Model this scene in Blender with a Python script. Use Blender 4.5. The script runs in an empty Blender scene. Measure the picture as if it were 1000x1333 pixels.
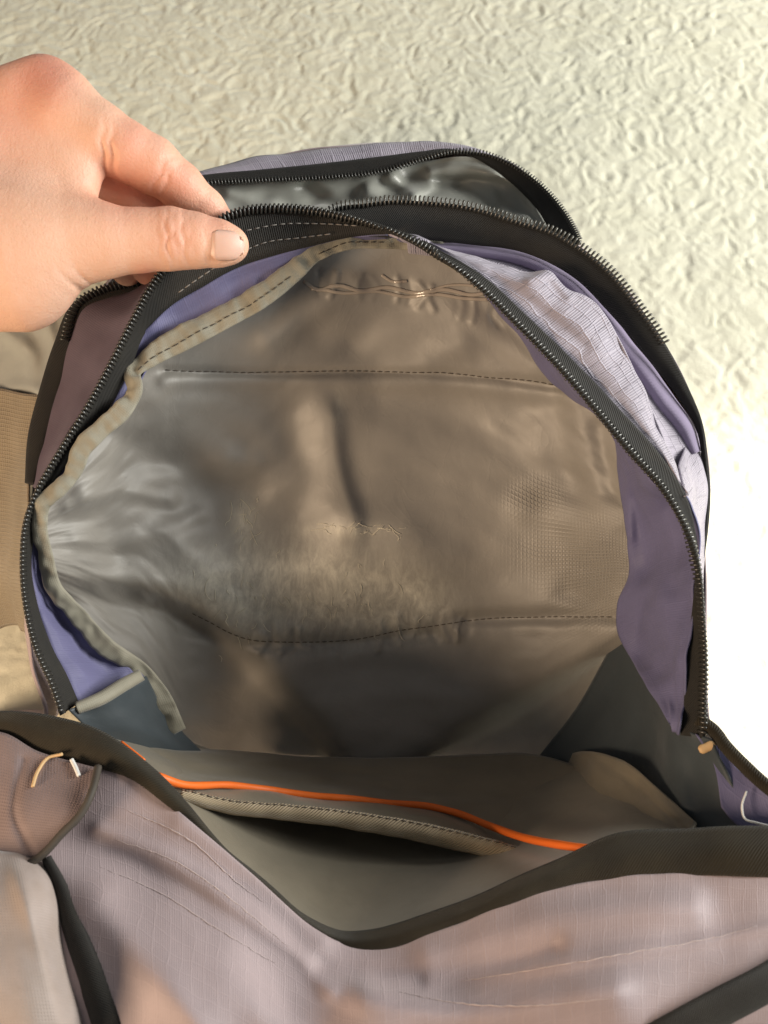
import bpy, math
import numpy as np
from mathutils import Vector

# ------------------------------------------------------------------ camera, light, exposure
H = 0.575                       # lens height above the blanket (m)
PITCH = math.radians(65.0)
VFOV = math.radians(62.0)
K = 2 * math.tan(VFOV / 2) / 1333.0
CAM = np.array([0.0, 0.0, H])
RT = np.array([1.0, 0, 0])
FW = np.array([0.0, math.cos(PITCH), -math.sin(PITCH)])
UP = np.array([0.0, math.sin(PITCH), math.cos(PITCH)])

scene = bpy.context.scene
col = scene.collection
cam_d = bpy.data.cameras.new('camera')
cam = bpy.data.objects.new('camera', cam_d)
col.objects.link(cam)
cam.location = CAM
cam.rotation_euler = (math.pi / 2 - PITCH, 0, 0)
cam_d.sensor_fit = 'VERTICAL'
cam_d.sensor_height = 36
cam_d.sensor_width = 27
cam_d.lens = 18 / math.tan(VFOV / 2)
cam_d.clip_start = 0.01
cam_d.clip_end = 20
cam_d.dof.use_dof = True
cam_d.dof.focus_distance = 0.455
cam_d.dof.aperture_fstop = 13
scene.camera = cam

world = bpy.data.worlds.new('World')
scene.world = world
world.use_nodes = True
bg = world.node_tree.nodes['Background']
bg.inputs[0].default_value = (0.95, 0.98, 1.0, 1)
bg.inputs[1].default_value = 0.12

def lamp(name, kind, loc, target, energy, color, **kw):
    l = bpy.data.lights.new(name, kind)
    l.energy = energy
    l.color = color
    for k_, v_ in kw.items():
        setattr(l, k_, v_)
    o = bpy.data.objects.new(name, l)
    o.location = loc
    o.rotation_euler = (Vector(target) - Vector(loc)).to_track_quat('-Z', 'Y').to_euler()
    col.objects.link(o)
    return o

# daylight from a window to the right, a warm room lamp to the left behind the viewer, and the sun patch
lamp('window_light', 'AREA', (1.30, 0.42, 0.66), (0, 0.25, 0.1), 29, (1.0, 0.985, 0.92), shape='RECTANGLE', size=0.9, size_y=0.5)
lamp('room_lamp', 'AREA', (-0.80, -0.36, 0.62), (-0.12, 0.15, 0.10), 9.5, (1.0, 0.74, 0.50), shape='DISK', size=0.4)
lamp('sun_patch', 'SPOT', (1.6, 0.05, 1.5), (0.49, 0.085, 0.0), 240, (1.0, 0.95, 0.86), spot_size=math.radians(19), spot_blend=0.35, shadow_soft_size=0.06)

scene.view_settings.view_transform = 'Standard'
scene.view_settings.look = 'None'
scene.view_settings.exposure = 0.4
scene.view_settings.gamma = 1.0
scene.view_settings.use_curve_mapping = False
scene.cycles.use_denoising = True

# ------------------------------------------------------------------ maths helpers
def W(p):
    """(px, py, depth in m along the lens axis) -> world"""
    p = np.asarray(p, float)
    d = p[..., 2:3]
    return CAM + FW * d + RT * ((p[..., 0:1] - 500) * K * d) + UP * ((666.5 - p[..., 1:2]) * K * d)

def blanket_depth(py):
    v = (666.5 - np.asarray(py, float)) * K
    return H / (math.sin(PITCH) - v * math.cos(PITCH))

def spl(pts, n, scale=(1, 1, 1000)):
    """cubic through points, chord-length parameter"""
    p = np.asarray(pts, float)
    if len(p) == 1:
        return np.repeat(p, n, 0)
    s = np.ones(p.shape[1]); s[:min(3, len(s))] = scale[:min(3, len(s))]
    seg = np.linalg.norm(np.diff(p * s, axis=0), axis=1) + 1e-6
    t = np.concatenate([[0], np.cumsum(seg)])
    m = np.zeros_like(p)
    sl = np.diff(p, axis=0) / seg[:, None]
    m[0], m[-1] = sl[0], sl[-1]
    if len(p) > 2:
        w = seg[1:, None] / (seg[1:, None] + seg[:-1, None])
        m[1:-1] = sl[:-1] * w + sl[1:] * (1 - w)
    q = np.linspace(0, t[-1], n)
    i = np.clip(np.searchsorted(t, q, 'right') - 1, 0, len(p) - 2)
    h = seg[i][:, None]
    u = ((q - t[i]) / seg[i])[:, None]
    return ((2*u**3 - 3*u**2 + 1) * p[i] + (u**3 - 2*u**2 + u) * h * m[i] + (-2*u**3 + 3*u**2) * p[i+1] + (u**3 - u**2) * h * m[i+1])

def _hash(ix, iy, seed):
    h = (ix.astype(np.int64) * 374761393 + iy.astype(np.int64) * 668265263 + seed * 1442695041) & 0xFFFFFFFF
    h = ((h ^ (h >> 13)) * 1274126177) & 0xFFFFFFFF
    return ((h ^ (h >> 16)) & 0xFFFF) / 65535.0

def noise2(x, y, seed=0):
    """gradient noise, about -1..1"""
    x = np.asarray(x, float); y = np.asarray(y, float)
    ix = np.floor(x).astype(np.int64); iy = np.floor(y).astype(np.int64)
    fx = x - ix; fy = y - iy
    u = fx**3 * (fx * (fx * 6 - 15) + 10); v = fy**3 * (fy * (fy * 6 - 15) + 10)
    def g(dx, dy):
        a = _hash(ix + dx, iy + dy, seed) * 2 * math.pi
        return np.cos(a) * (fx - dx) + np.sin(a) * (fy - dy)
    a = g(0, 0) + (g(1, 0) - g(0, 0)) * u
    b = g(0, 1) + (g(1, 1) - g(0, 1)) * u
    return (a + (b - a) * v) * 1.5

def polydist(px, py, line):
    L = np.asarray(line, float)[:, :2]
    best = np.full(px.shape, 1e9)
    for a, b in zip(L[:-1], L[1:]):
        ab = b - a
        t = np.clip(((px - a[0]) * ab[0] + (py - a[1]) * ab[1]) / (ab @ ab + 1e-9), 0, 1)
        best = np.minimum(best, np.hypot(px - a[0] - t * ab[0], py - a[1] - t * ab[1]))
    return best

def apply_folds(g, folds):
    """each fold: (polyline in photo pixels, width px, height m); positive height rises toward the viewer"""
    d0 = g[..., 2].copy()
    for f in folds:
        if f[0] == 'step':      # surface drops away on the right-hand side of the line's direction
            _, line, w, amp = f
            L = spl([(a, b, 0) for a, b in line], 60)
            i = np.argmin((g[..., 0, None] - L[:-1, 0]) ** 2 + (g[..., 1, None] - L[:-1, 1]) ** 2, -1)
            t = np.diff(L, axis=0)[i]
            cr = (t[..., 0] * (g[..., 1] - L[i, 1]) - t[..., 1] * (g[..., 0] - L[i, 0])) / np.linalg.norm(t, axis=-1)
            g[..., 2] += amp / (1 + np.exp(-np.clip(cr / w, -30, 30)))
            continue
        line, w, amp = f[:3]
        L = spl([(a, b, 0) for a, b in line], 24)
        dd = polydist(g[..., 0], g[..., 1], L)
        if len(f) > 3:          # another width on the right-hand side of the line's direction
            i = np.argmin((g[..., 0, None] - L[:-1, 0]) ** 2 + (g[..., 1, None] - L[:-1, 1]) ** 2, -1)
            t = np.diff(L, axis=0)[i]
            cr = t[..., 0] * (g[..., 1] - L[i, 1]) - t[..., 1] * (g[..., 0] - L[i, 0])
            a_ = np.clip(cr / (np.linalg.norm(t, axis=-1) * np.maximum(dd, 1e-6)), -1, 1) * .5 + .5
            a_ = a_ * a_ * (3 - 2 * a_)
            w = f[3] + (w - f[3]) * a_
        g[..., 2] -= amp * np.exp(-(dd / w) ** 2)
    return g

def rbf(ctrl):
    c = np.asarray(ctrl, float)
    X = c[:, :2] / 300.0
    def phi(r): return np.where(r > 1e-9, r * r * np.log(r + 1e-9), 0)
    n = len(c)
    A = np.zeros((n + 3, n + 3))
    A[:n, :n] = phi(np.linalg.norm(X[:, None] - X[None], axis=2)) + np.eye(n) * 0.02
    A[:n, n:] = np.c_[np.ones(n), X]; A[n:, :n] = A[:n, n:].T
    w = np.linalg.solve(A, np.r_[c[:, 2], 0, 0, 0])
    def f(px, py):
        q = np.stack([np.asarray(px, float), np.asarray(py, float)], -1) / 300.0
        sh = q.shape[:-1]; q = q.reshape(-1, 2)
        r = np.linalg.norm(q[:, None] - X[None], axis=2)
        return (phi(r) @ w[:n] + w[n] + q @ w[n + 1:]).reshape(sh)
    return f

# ------------------------------------------------------------------ mesh helpers
def mesh_obj(name, V, F, mat, parent=None, uv=None, smooth=True):
    me = bpy.data.meshes.new(name)
    V = np.asarray(V, np.float32).reshape(-1, 3)
    F = np.asarray(F, np.int32)
    k = F.shape[1]
    me.vertices.add(len(V)); me.vertices.foreach_set('co', V.ravel())
    me.loops.add(F.size); me.loops.foreach_set('vertex_index', F.ravel())
    me.polygons.add(len(F)); me.polygons.foreach_set('loop_start', np.arange(len(F), dtype=np.int32) * k)
    me.polygons.foreach_set('use_smooth', np.full(len(F), smooth))
    if uv is not None:
        l = me.uv_layers.new(name='UVMap')
        l.data.foreach_set('uv', np.asarray(uv, np.float32)[F.ravel()].ravel())
    me.update(calc_edges=True); me.validate()
    o = bpy.data.objects.new(name, me)
    if mat: me.materials.append(mat)
    col.objects.link(o)
    o.parent = parent
    return o

def gridfaces(nv, nu, off=0, closed=False):
    i = np.arange(nv - 1)[:, None]; j = np.arange(nu if closed else nu - 1)[None]
    a = i * nu + j; b = i * nu + (j + 1) % nu
    return (np.stack([a, b, b + nu, a + nu], -1).reshape(-1, 4) + off)

SURF = {}
def gnormals(P):
    du = np.gradient(P, axis=1); dv = np.gradient(P, axis=0)
    n = np.cross(du, dv)
    n /= np.linalg.norm(n, axis=2, keepdims=True) + 1e-12
    s = np.sign(np.sum(n * (CAM - P), axis=2, keepdims=True)); s[s == 0] = 1
    return n * (1 if s.mean() >= 0 else -1)

def sheet_grid(name, g, mat, parent, thick=0.0012, wr=None, smooth=True):
    """g: (nv, nu, 3) of (px, py, depth)"""
    P = W(g)
    nv, nu = P.shape[:2]
    lu = np.linalg.norm(np.diff(P, axis=1), axis=2).mean(0); lv = np.linalg.norm(np.diff(P, axis=0), axis=2).mean(1)
    U, V = np.meshgrid(np.r_[0, np.cumsum(lu)], np.r_[0, np.cumsum(lv)])
    n = gnormals(P)
    if wr:
        disp = np.zeros((nv, nu))
        for k_, (sx, sy, amp) in enumerate(wr):
            disp += amp * noise2(U / sx + k_ * 7.3, V / sy + k_ * 3.1, seed=len(name) + k_)
        P = P + n * disp[..., None]
    SURF[name] = (g.reshape(-1, 3), P.reshape(-1, 3), n.reshape(-1, 3))
    nV = nv * nu
    front = P.reshape(-1, 3)
    F = gridfaces(nv, nu)
    uv = np.c_[U.ravel(), V.ravel()]
    # make the front face the viewer
    fn = np.cross(P[0, 1] - P[0, 0], P[1, 0] - P[0, 0])
    c = np.cross(P[:-1, 1:] - P[:-1, :-1], P[1:, :-1] - P[:-1, :-1]); flip = np.sum(c * n[:-1, :-1]) < 0
    if flip: F = F[:, ::-1]
    if thick:
        back = (P - n * thick).reshape(-1, 3)
        idx = np.arange(nV).reshape(nv, nu)
        ring = np.r_[idx[0, :], idx[1:, -1], idx[-1, -2::-1], idx[-2:0:-1, 0]]
        r2 = np.roll(ring, -1)
        side = np.stack([ring, ring + nV, r2 + nV, r2], 1)
        if flip: side = side[:, ::-1]
        F = np.r_[F, F[:, ::-1] + nV, side]
        front = np.r_[front, back]; uv = np.r_[uv, uv]
    return mesh_obj(name, front, F, mat, parent, uv, smooth)

def loft(name, rows, nu, nv, mat, parent, thick=0.0012, wr=None, folds=(), key=None):
    R = np.stack([spl(r, nu) for r in rows])
    g = np.stack([spl(R[:, j], nv) for j in range(nu)], 1)
    g = apply_folds(g, folds)
    o = sheet_grid(name, g, mat, parent, thick, wr)
    if key: SURF[key] = SURF[name]
    return o

def field(name, x0, x1, top, bot, ctrl, nu, nv, mat, parent, thick=0.0012, wr=None, folds=(), key=None):
    xs = np.linspace(x0, x1, nu)
    T = np.interp(xs, *zip(*top)); B = np.interp(xs, *zip(*bot))
    # light smoothing of the outlines
    ker = np.ones(5) / 5
    T = np.convolve(np.pad(T, 2, 'edge'), ker, 'valid'); B = np.convolve(np.pad(B, 2, 'edge'), ker, 'valid')
    t = np.linspace(0, 1, nv)[:, None]
    py = T[None] + (B - T)[None] * t
    px = np.repeat(xs[None], nv, 0)
    g = np.stack([px, py, rbf(ctrl)(px, py)], -1)
    g = apply_folds(g, folds)
    o = sheet_grid(name, g, mat, parent, thick, wr)
    if key: SURF[key] = SURF[name]
    return o

def on(key, pts, lift=0.0006):
    """world points on a built sheet under given photo pixels"""
    g, P, n = SURF[key]
    out = []
    for p in np.asarray(pts, float):
        dd = (g[:, 0] - p[0]) ** 2 + (g[:, 1] - p[1]) ** 2
        i = np.argpartition(dd, 6)[:6]
        w = 1 / (dd[i] + 1.0); w /= w.sum()
        d = (g[i, 2] * w).sum()
        off = ((P[i] - W(g[i])) * w[:, None]).sum(0)
        nn = (n[i] * w[:, None]).sum(0); nn /= np.linalg.norm(nn) + 1e-12
        out.append(W(np.array([p[0], p[1], d])) + off + nn * lift)
    return np.array(out)

def frames(P, up=None):
    t = np.gradient(P, axis=0); t /= np.linalg.norm(t, axis=1, keepdims=True) + 1e-12
    ref = (CAM - P) if up is None else np.repeat(np.asarray(up, float)[None], len(P), 0)
    s = np.cross(t, ref); s /= np.linalg.norm(s, axis=1, keepdims=True) + 1e-12
    return t, s, np.cross(s, t)

def tube_data(P, r, seg=8, squash=1.0):
    P = np.asarray(P, float)
    r = np.broadcast_to(np.asarray(r, float), (len(P),))
    t, s, u = frames(P)
    a = np.linspace(0, 2 * math.pi, seg, endpoint=False)
    V = P[:, None] + r[:, None, None] * (np.cos(a)[None, :, None] * s[:, None] + squash * np.sin(a)[None, :, None] * u[:, None])
    F = gridfaces(len(P), seg, 0, True)
    V = V.reshape(-1, 3)
    n = len(V)
    V = np.r_[V, P[:1], P[-1:]]
    j = np.arange(seg)
    cap0 = np.stack([np.full(seg, n), (j + 1) % seg, j, np.full(seg, n)], 1)
    last = n - seg
    cap1 = np.stack([np.full(seg, n + 1), last + j, last + (j + 1) % seg, np.full(seg, n + 1)], 1)
    return V, F, np.r_[cap0, cap1][:, :3]

def to_tris(F):
    return np.r_[F[:, [0, 1, 2]], F[:, [0, 2, 3]]]

def tube(name, P, r, mat, parent, seg=8, squash=1.0):
    V, F, C = tube_data(P, r, seg, squash)
    L = np.r_[0, np.cumsum(np.linalg.norm(np.diff(np.asarray(P), axis=0), axis=1))]
    uv = np.zeros((len(V), 2)); uv[:len(P) * seg, 0] = np.repeat(L, seg); uv[:len(P) * seg, 1] = np.tile(np.arange(seg) * 0.001, len(P))
    return mesh_obj(name, V, np.r_[to_tris(F), C], mat, parent, uv)

def many(name, pieces, mat, parent, stuff=True):
    Vs, Fs, n = [], [], 0
    for V, F in pieces:
        Vs.append(V); Fs.append(F + n); n += len(V)
    o = mesh_obj(name, np.concatenate(Vs), np.concatenate(Fs), mat, parent)
    if stuff: o['kind'] = 'stuff'
    return o

def resample(P, step):
    L = np.r_[0, np.cumsum(np.linalg.norm(np.diff(P, axis=0), axis=1))]
    q = np.arange(0, L[-1], step)
    return np.stack([np.interp(q, L, P[:, i]) for i in range(3)], 1)

def teeth(name, P, side, mat, parent, pitch=0.0026, length=0.0056, r=0.00062, lean=0.0, rise=0.0010, shift=0.0):
    """one bent bar per coil turn, laid across the curve P; side: unit vectors across the tape"""
    L = np.r_[0, np.cumsum(np.linalg.norm(np.diff(P, axis=0), axis=1))]
    q = np.arange(pitch, L[-1] - pitch, pitch)
    I = lambda A: np.stack([np.interp(q, L, A[:, i]) for i in range(3)], 1)
    C = I(P); S = I(side)
    T = np.gradient(C, axis=0); T /= np.linalg.norm(T, axis=1, keepdims=True)
    S = S - T * np.sum(S * T, 1, keepdims=True); S /= np.linalg.norm(S, axis=1, keepdims=True)
    N = np.cross(T, S); N *= np.sign(np.sum(N * (CAM - C), 1, keepdims=True))
    rng = np.random.default_rng(5)
    pcs = []
    for c, s, t, n in zip(C, S, T, N):
        j = 1 + rng.normal(0, 0.05)
        pts = np.array([c + s * (length * (a + shift)) * j + n * rise * h + t * (pitch * 0.42 * k_) + t * lean * a
                        for a, h, k_ in ((-.5, 0.0, -.35), (-.28, .75, -.2), (.05, 1.0, 0), (.36, .85, .15), (.5, .1, .3))])
        V, F, Cp = tube_data(pts, r * np.array([.9, 1, 1, 1.15, 1.0]), 6)
        pcs.append((V, np.r_[to_tris(F), Cp]))
    return many(name, pcs, mat, parent)

def stitches(name, P, mat, parent, dash=0.0030, gap=0.0012, r=0.00032, jitter=0.0):
    L = np.r_[0, np.cumsum(np.linalg.norm(np.diff(P, axis=0), axis=1))]
    rng = np.random.default_rng(len(name) + int(P[0, 0] * 1e4) % 97)
    pcs = []; q = 0.0
    while q + dash < L[-1]:
        dl = dash * (1 + rng.normal(0, .08))
        s = np.linspace(q, q + dl, 5)
        pts = np.stack([np.interp(s, L, P[:, i]) for i in range(3)], 1)
        up = CAM - pts; up /= np.linalg.norm(up, axis=1, keepdims=True)
        pts = pts + up * (np.array([-.7, .35, .6, .35, -.7]) * r)[:, None] + rng.normal(0, jitter, 3)
        V, F, C = tube_data(pts, r * np.array([.6, 1, 1.05, 1, .6]), 6)
        pcs.append((V, np.r_[to_tris(F), C]))
        q += dl + gap
    return many(name, pcs, mat, parent)

def empty(name, loc):
    o = bpy.data.objects.new(name, None); col.objects.link(o); o.location = loc; o.empty_display_size = .05
    return o

# ------------------------------------------------------------------ materials
class M:
    def __init__(s, name):
        s.m = bpy.data.materials.new(name); s.m.use_nodes = True
        s.nt = s.m.node_tree; s.b = s.nt.nodes['Principled BSDF']
    def n(s, typ, **kw):
        x = s.nt.nodes.new(typ)
        for k_, v_ in kw.items(): setattr(x, k_, v_)
        return x
    def val(s, sock, v):
        if hasattr(v, 'links') or hasattr(v, 'is_linked'): s.nt.links.new(v, sock)
        else: sock.default_value = v
    def math(s, op, a, b=0.0, c=None):
        x = s.n('ShaderNodeMath', operation=op)
        s.val(x.inputs[0], a); s.val(x.inputs[1], b)
        if c is not None: s.val(x.inputs[2], c)
        return x.outputs[0]
    def uv(s):
        x = s.n('ShaderNodeTexCoord'); sp = s.n('ShaderNodeSeparateXYZ')
        s.nt.links.new(x.outputs['UV'], sp.inputs[0])
        return x.outputs['UV'], sp.outputs[0], sp.outputs[1]
    def obj(s):
        return s.n('ShaderNodeTexCoord').outputs['Object']
    def noise(s, vec, scale, detail=3, rough=.55, dist=0.0):
        x = s.n('ShaderNodeTexNoise'); s.nt.links.new(vec, x.inputs['Vector'])
        x.inputs['Scale'].default_value = scale; x.inputs['Detail'].default_value = detail
        x.inputs['Roughness'].default_value = rough; x.inputs['Distortion'].default_value = dist
        return x.outputs['Fac']
    def ramp(s, fac, stops):
        x = s.n('ShaderNodeValToRGB'); s.nt.links.new(fac, x.inputs[0])
        e = x.color_ramp.elements
        while len(e) < len(stops): e.new(0.5)
        for i, (p, c) in enumerate(stops):
            e[i].position = p; e[i].color = (*c, 1) if len(c) == 3 else c
        return x.outputs[0]
    def mix(s, fac, a, b, blend='MIX'):
        x = s.n('ShaderNodeMix', data_type='RGBA', blend_type=blend)
        s.val(x.inputs[0], fac)
        for i, v in ((6, a), (7, b)):
            s.val(x.inputs[i], v if hasattr(v, 'is_linked') else (*v, 1))
        return x.outputs[2]
    def bump(s, h, strength, dist, prev=None):
        x = s.n('ShaderNodeBump'); s.nt.links.new(h, x.inputs['Height'])
        x.inputs['Strength'].default_value = strength; x.inputs['Distance'].default_value = dist
        if prev is not None: s.nt.links.new(prev, x.inputs['Normal'])
        return x.outputs[0]
    def done(s, color, rough=.6, normal=None, spec=.5, sheen=0.0, **kw):
        s.val(s.b.inputs['Base Color'], color if hasattr(color, 'is_linked') else (*color, 1))
        s.val(s.b.inputs['Roughness'], rough)
        s.b.inputs['Specular IOR Level'].default_value = spec
        if sheen:
            s.b.inputs['Sheen Weight'].default_value = sheen; s.b.inputs['Sheen Roughness'].default_value = .4
        if normal is not None: s.nt.links.new(normal, s.b.inputs['Normal'])
        for k_, v_ in kw.items(): s.val(s.b.inputs[k_], v_)
        return s.m

def wave(m, coord, period, sharp=None):
    w = m.math('SINE', m.math('MULTIPLY', coord, 2 * math.pi / period))
    return m.math('MULTIPLY_ADD', w, .5, .5)

def woven(name, c, c2=None, rough=.75, period=.0009, strength=.5, twill=False, spec=.3, sheen=.0, dist=.0003, mott=60):
    m = M(name); uv, u, v = m.uv()
    if twill:
        a = wave(m, m.math('ADD', u, v), period); h = a
    else:
        h = m.math('MAXIMUM', wave(m, u, period), wave(m, v, period))
    nz = m.noise(uv, mott, 4)
    fine = m.noise(uv, 1800, 2)
    colr = m.mix(m.ramp(nz, [(.3, (0, 0, 0)), (.7, (1, 1, 1))]), c, c2 or tuple(x * .78 for x in c))
    b = m.bump(h, strength, dist)
    b = m.bump(fine, .25, .0003, b)
    return m.done(colr, rough, b, spec, sheen)

def ripstop(name, c, cell=.0072, rib=.00125, rough=.55, sheen=.15, ribstr=.55, lc=.30, lb=.55, du=1.0, dv=1.0):
    m = M(name); uv, u, v = m.uv()
    wob = m.math('ADD', m.math('MULTIPLY', m.math('SUBTRACT', m.noise(uv, 140, 2), .5), .0022), m.math('MULTIPLY', m.math('SUBTRACT', m.noise(uv, 28, 2), .5), .012))
    uu = m.math('ADD', u, wob); vv = m.math('ADD', v, m.math('MULTIPLY', wob, .9))
    def line(x, per, wdt):
        f = m.math('FRACT', m.math('DIVIDE', x, per))
        return m.math('LESS_THAN', m.math('ABSOLUTE', m.math('SUBTRACT', f, .5)), wdt)
    def ridge(x, per, wdt):
        f = m.math('ABSOLUTE', m.math('SUBTRACT', m.math('FRACT', m.math('DIVIDE', x, per)), .5))
        return m.math('SUBTRACT', 1, m.math('SMOOTH_MIN', m.math('DIVIDE', f, wdt), 1.0, .2))
    lines = m.math('MAXIMUM', m.math('MULTIPLY', ridge(uu, cell, .075), du), m.math('MULTIPLY', ridge(vv, cell * .86, .085), dv))
    ribs = wave(m, u, rib)
    weave = wave(m, v, rib * .55)
    nz = m.noise(uv, 35, 4)
    base = m.mix(m.ramp(nz, [(.3, (0, 0, 0)), (.7, (1, 1, 1))]), c, tuple(x * .82 for x in c))
    base = m.mix(m.math('MULTIPLY', lines, lc), base, tuple(min(1, x * 1.35) for x in c))
    base = m.mix(m.math('MULTIPLY', m.math('SUBTRACT', 1, ribs), .4 * ribstr), base, tuple(x * .6 for x in c))
    b = m.bump(m.math('MULTIPLY_ADD', weave, .3, ribs), ribstr, .00035)
    b = m.bump(lines, lb, .0006, b)
    b = m.bump(m.noise(uv, 2200, 2), .2, .0003, b)
    return m.done(base, rough, b, .35, sheen)

def lining_mat(name, c, rough=.42, scuff=True, honey=False, spec=.5, sheen=.25):
    m = M(name); uv, u, v = m.uv()
    nz = m.noise(uv, 22, 5, .6)
    base = m.mix(m.ramp(nz, [(.32, (0, 0, 0)), (.68, (1, 1, 1))]), tuple(x * .84 for x in c), tuple(x * 1.1 for x in c))
    h = m.math('MULTIPLY_ADD', wave(m, u, .00062), .5, m.math('MULTIPLY', wave(m, v, .00062), .5))
    b = m.bump(h, .16, .00022)
    b = m.bump(m.noise(uv, 60, 3, .5, .4), .15, .0022, b)
    r = m.math('MULTIPLY_ADD', m.noise(uv, 60, 4), .28, rough - .14)
    if honey:
        vo = m.n('ShaderNodeTexVoronoi', feature='DISTANCE_TO_EDGE'); vo.inputs['Scale'].default_value = 420; vo.inputs['Randomness'].default_value = .12
        m.nt.links.new(uv, vo.inputs['Vector'])
        e = m.ramp(vo.outputs[0], [(.02, (1, 1, 1)), (.22, (0, 0, 0))])
        b = m.bump(e, .8, .0006, b)
        base = m.mix(m.math('MULTIPLY', e, .35), base, tuple(min(1, x * 1.7) for x in c))
    return m.done(base, r, b, spec, sheen)

MAT = {}
MAT['lining'] = None
MAT['gusset'] = ripstop('lavender_gusset_shaded', (.145, .142, .265), cell=.0085, rough=.6, sheen=.1, ribstr=.2, lc=.08, lb=.18)  # same lavender ripstop as outside, its tone in shade put into the colour
MAT['ripstop'] = ripstop('lavender_ripstop', (.415, .380, .450), cell=.0062)
MAT['outer'] = ripstop('warm_lit_ripstop', (.400, .322, .332), cell=.0062, rib=.0011, rough=.62, sheen=.25, ribstr=.17, lc=.14, lb=.14, dv=.7)  # lavender ripstop with the warm light's mauve cast put into the colour
MAT['piping'] = woven('lavender_piping', (.290, .245, .360), period=.0010, twill=True, strength=.6)
MAT['black'] = woven('black_webbing', (.014, .013, .012), (.024, .022, .018), rough=.72, period=.0011, twill=True, strength=.7, spec=.35, sheen=.05)
MAT['brown_black'] = woven('worn_black_binding', (.020, .016, .010), (.034, .028, .017), rough=.8, period=.0013, twill=True, strength=.9, spec=.25, sheen=.08)
MAT['binding'] = woven('grey_seam_binding', (.300, .280, .220), (.235, .220, .170), rough=.6, period=.0010, strength=.35, sheen=.2)
MAT['hem'] = woven('tan_twill_hem', (.400, .320, .215), (.300, .235, .150), rough=.55, period=.0017, twill=True, strength=.8, dist=.0006, sheen=.2)
MAT['knit'] = woven('ribbed_mauve_fabric', (.250, .190, .185), (.205, .155, .15), rough=.7, period=.0013, strength=.4, dist=.0004)
MAT['purple_shaded'] = woven('shaded_purple_fabric', (.125, .098, .125), (.10, .078, .10), rough=.65, period=.0011, strength=.3)  # purple outer fabric, its warm dark shade painted into the colour
MAT['pad'] = woven('pale_padded_strap', (.40, .335, .31), (.34, .275, .24), rough=.6, period=.0012, strength=.4, sheen=.3)
m = M('black_zip_coil'); MAT['coil'] = m.done((.030, .029, .025), .30, None, .7)
m = M('gunmetal_zip_coil'); MAT['coil2'] = m.done((.055, .053, .045), .30, None, .7)
m = M('orange_cord'); uv, u, v = m.uv()
MAT['orange'] = m.done((.80, .155, .018), .5, m.bump(m.noise(uv, 900, 3), .25, .0003), .4)
m = M('thread_grey'); MAT['thread'] = m.done((.20, .18, .165), .6)
m = M('thread_dark'); MAT['thread_dark'] = m.done((.055, .045, .035), .7)
m = M('thread_seam'); MAT['thread_seam'] = m.done((.085, .066, .050), .7)
m = M('thread_pale'); MAT['thread_pale'] = m.done((.53, .44, .43), .6)
m = M('thread_tan'); MAT['thread_tan'] = m.done((.60, .40, .20), .6)
m = M('white_plastic_thread'); MAT['thread_white'] = m.done((.8, .8, .78), .4)
MAT['lining_back'] = lining_mat('grey_lining_back', (.205, .180, .135))
MAT['lining_shaded'] = lining_mat('shaded_lining', (.040, .052, .060), rough=.55)  # lining in the bag's deep corners, shade painted into the base colour
MAT['pocket_grey'] = lining_mat('silver_grey_lining', (.300, .305, .275), rough=.34)
MAT['honey'] = lining_mat('honeycomb_side', (.235, .185, .120), rough=.45, honey=True)

# main lining: coated nylon with a worn band of scuffs where its coating rubbed off
m = M('taupe_coated_lining'); uv, u, v = m.uv()
c = (.255, .238, .212)
nz = m.noise(uv, 20, 5, .6)
base = m.mix(m.ramp(nz, [(.32, (0, 0, 0)), (.68, (1, 1, 1))]), tuple(x * .86 for x in c), tuple(x * 1.1 for x in c))
at = m.n('ShaderNodeAttribute', attribute_name='wear')
mp = m.n('ShaderNodeMapping'); m.nt.links.new(uv, mp.inputs[0]); mp.inputs['Scale'].default_value = (1.0, .55, 1)
sc1 = m.noise(mp.outputs[0], 150, 8, .75, .5)
scf = m.ramp(sc1, [(.40, (0, 0, 0)), (.72, (1, 1, 1))])
wearf = m.math('MULTIPLY', at.outputs['Fac'], m.math('MULTIPLY_ADD', scf, .80, .30))
base = m.mix(wearf, base, (.66, .63, .53))
h = m.math('MULTIPLY_ADD', wave(m, u, .00060), .5, m.math('MULTIPLY', wave(m, v, .00060), .5))
b = m.bump(h, .14, .0002)
b = m.bump(m.noise(uv, 60, 3, .5, .4), .14, .0022, b)
cz = m.math('ABSOLUTE', m.math('SUBTRACT', m.noise(uv, 34, 3, .5, 1.4), .5))
b = m.bump(m.ramp(cz, [(0.0, (1, 1, 1)), (.035, (0, 0, 0))]), .06, .0009, b)
b = m.bump(m.math('MULTIPLY', wearf, 1.0), .25, .0004, b)
hv = m.n('ShaderNodeTexVoronoi', feature='DISTANCE_TO_EDGE'); hv.inputs['Scale'].default_value = 400; hv.inputs['Randomness'].default_value = .05
m.nt.links.new(uv, hv.inputs['Vector'])
ah = m.n('ShaderNodeAttribute', attribute_name='mesh')
hm = m.math('MULTIPLY', ah.outputs['Fac'], m.ramp(hv.outputs[0], [(.03, (1, 1, 1)), (.28, (0, 0, 0))]))
b = m.bump(hm, .9, .0007, b)
base = m.mix(m.math('MULTIPLY', hm, .3), base, (.48, .43, .35))
rr = m.math('MULTIPLY_ADD', m.noise(uv, 70, 4), .2, .40)
MAT['lining'] = m.done(base, rr, b, .6, .4)

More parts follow.
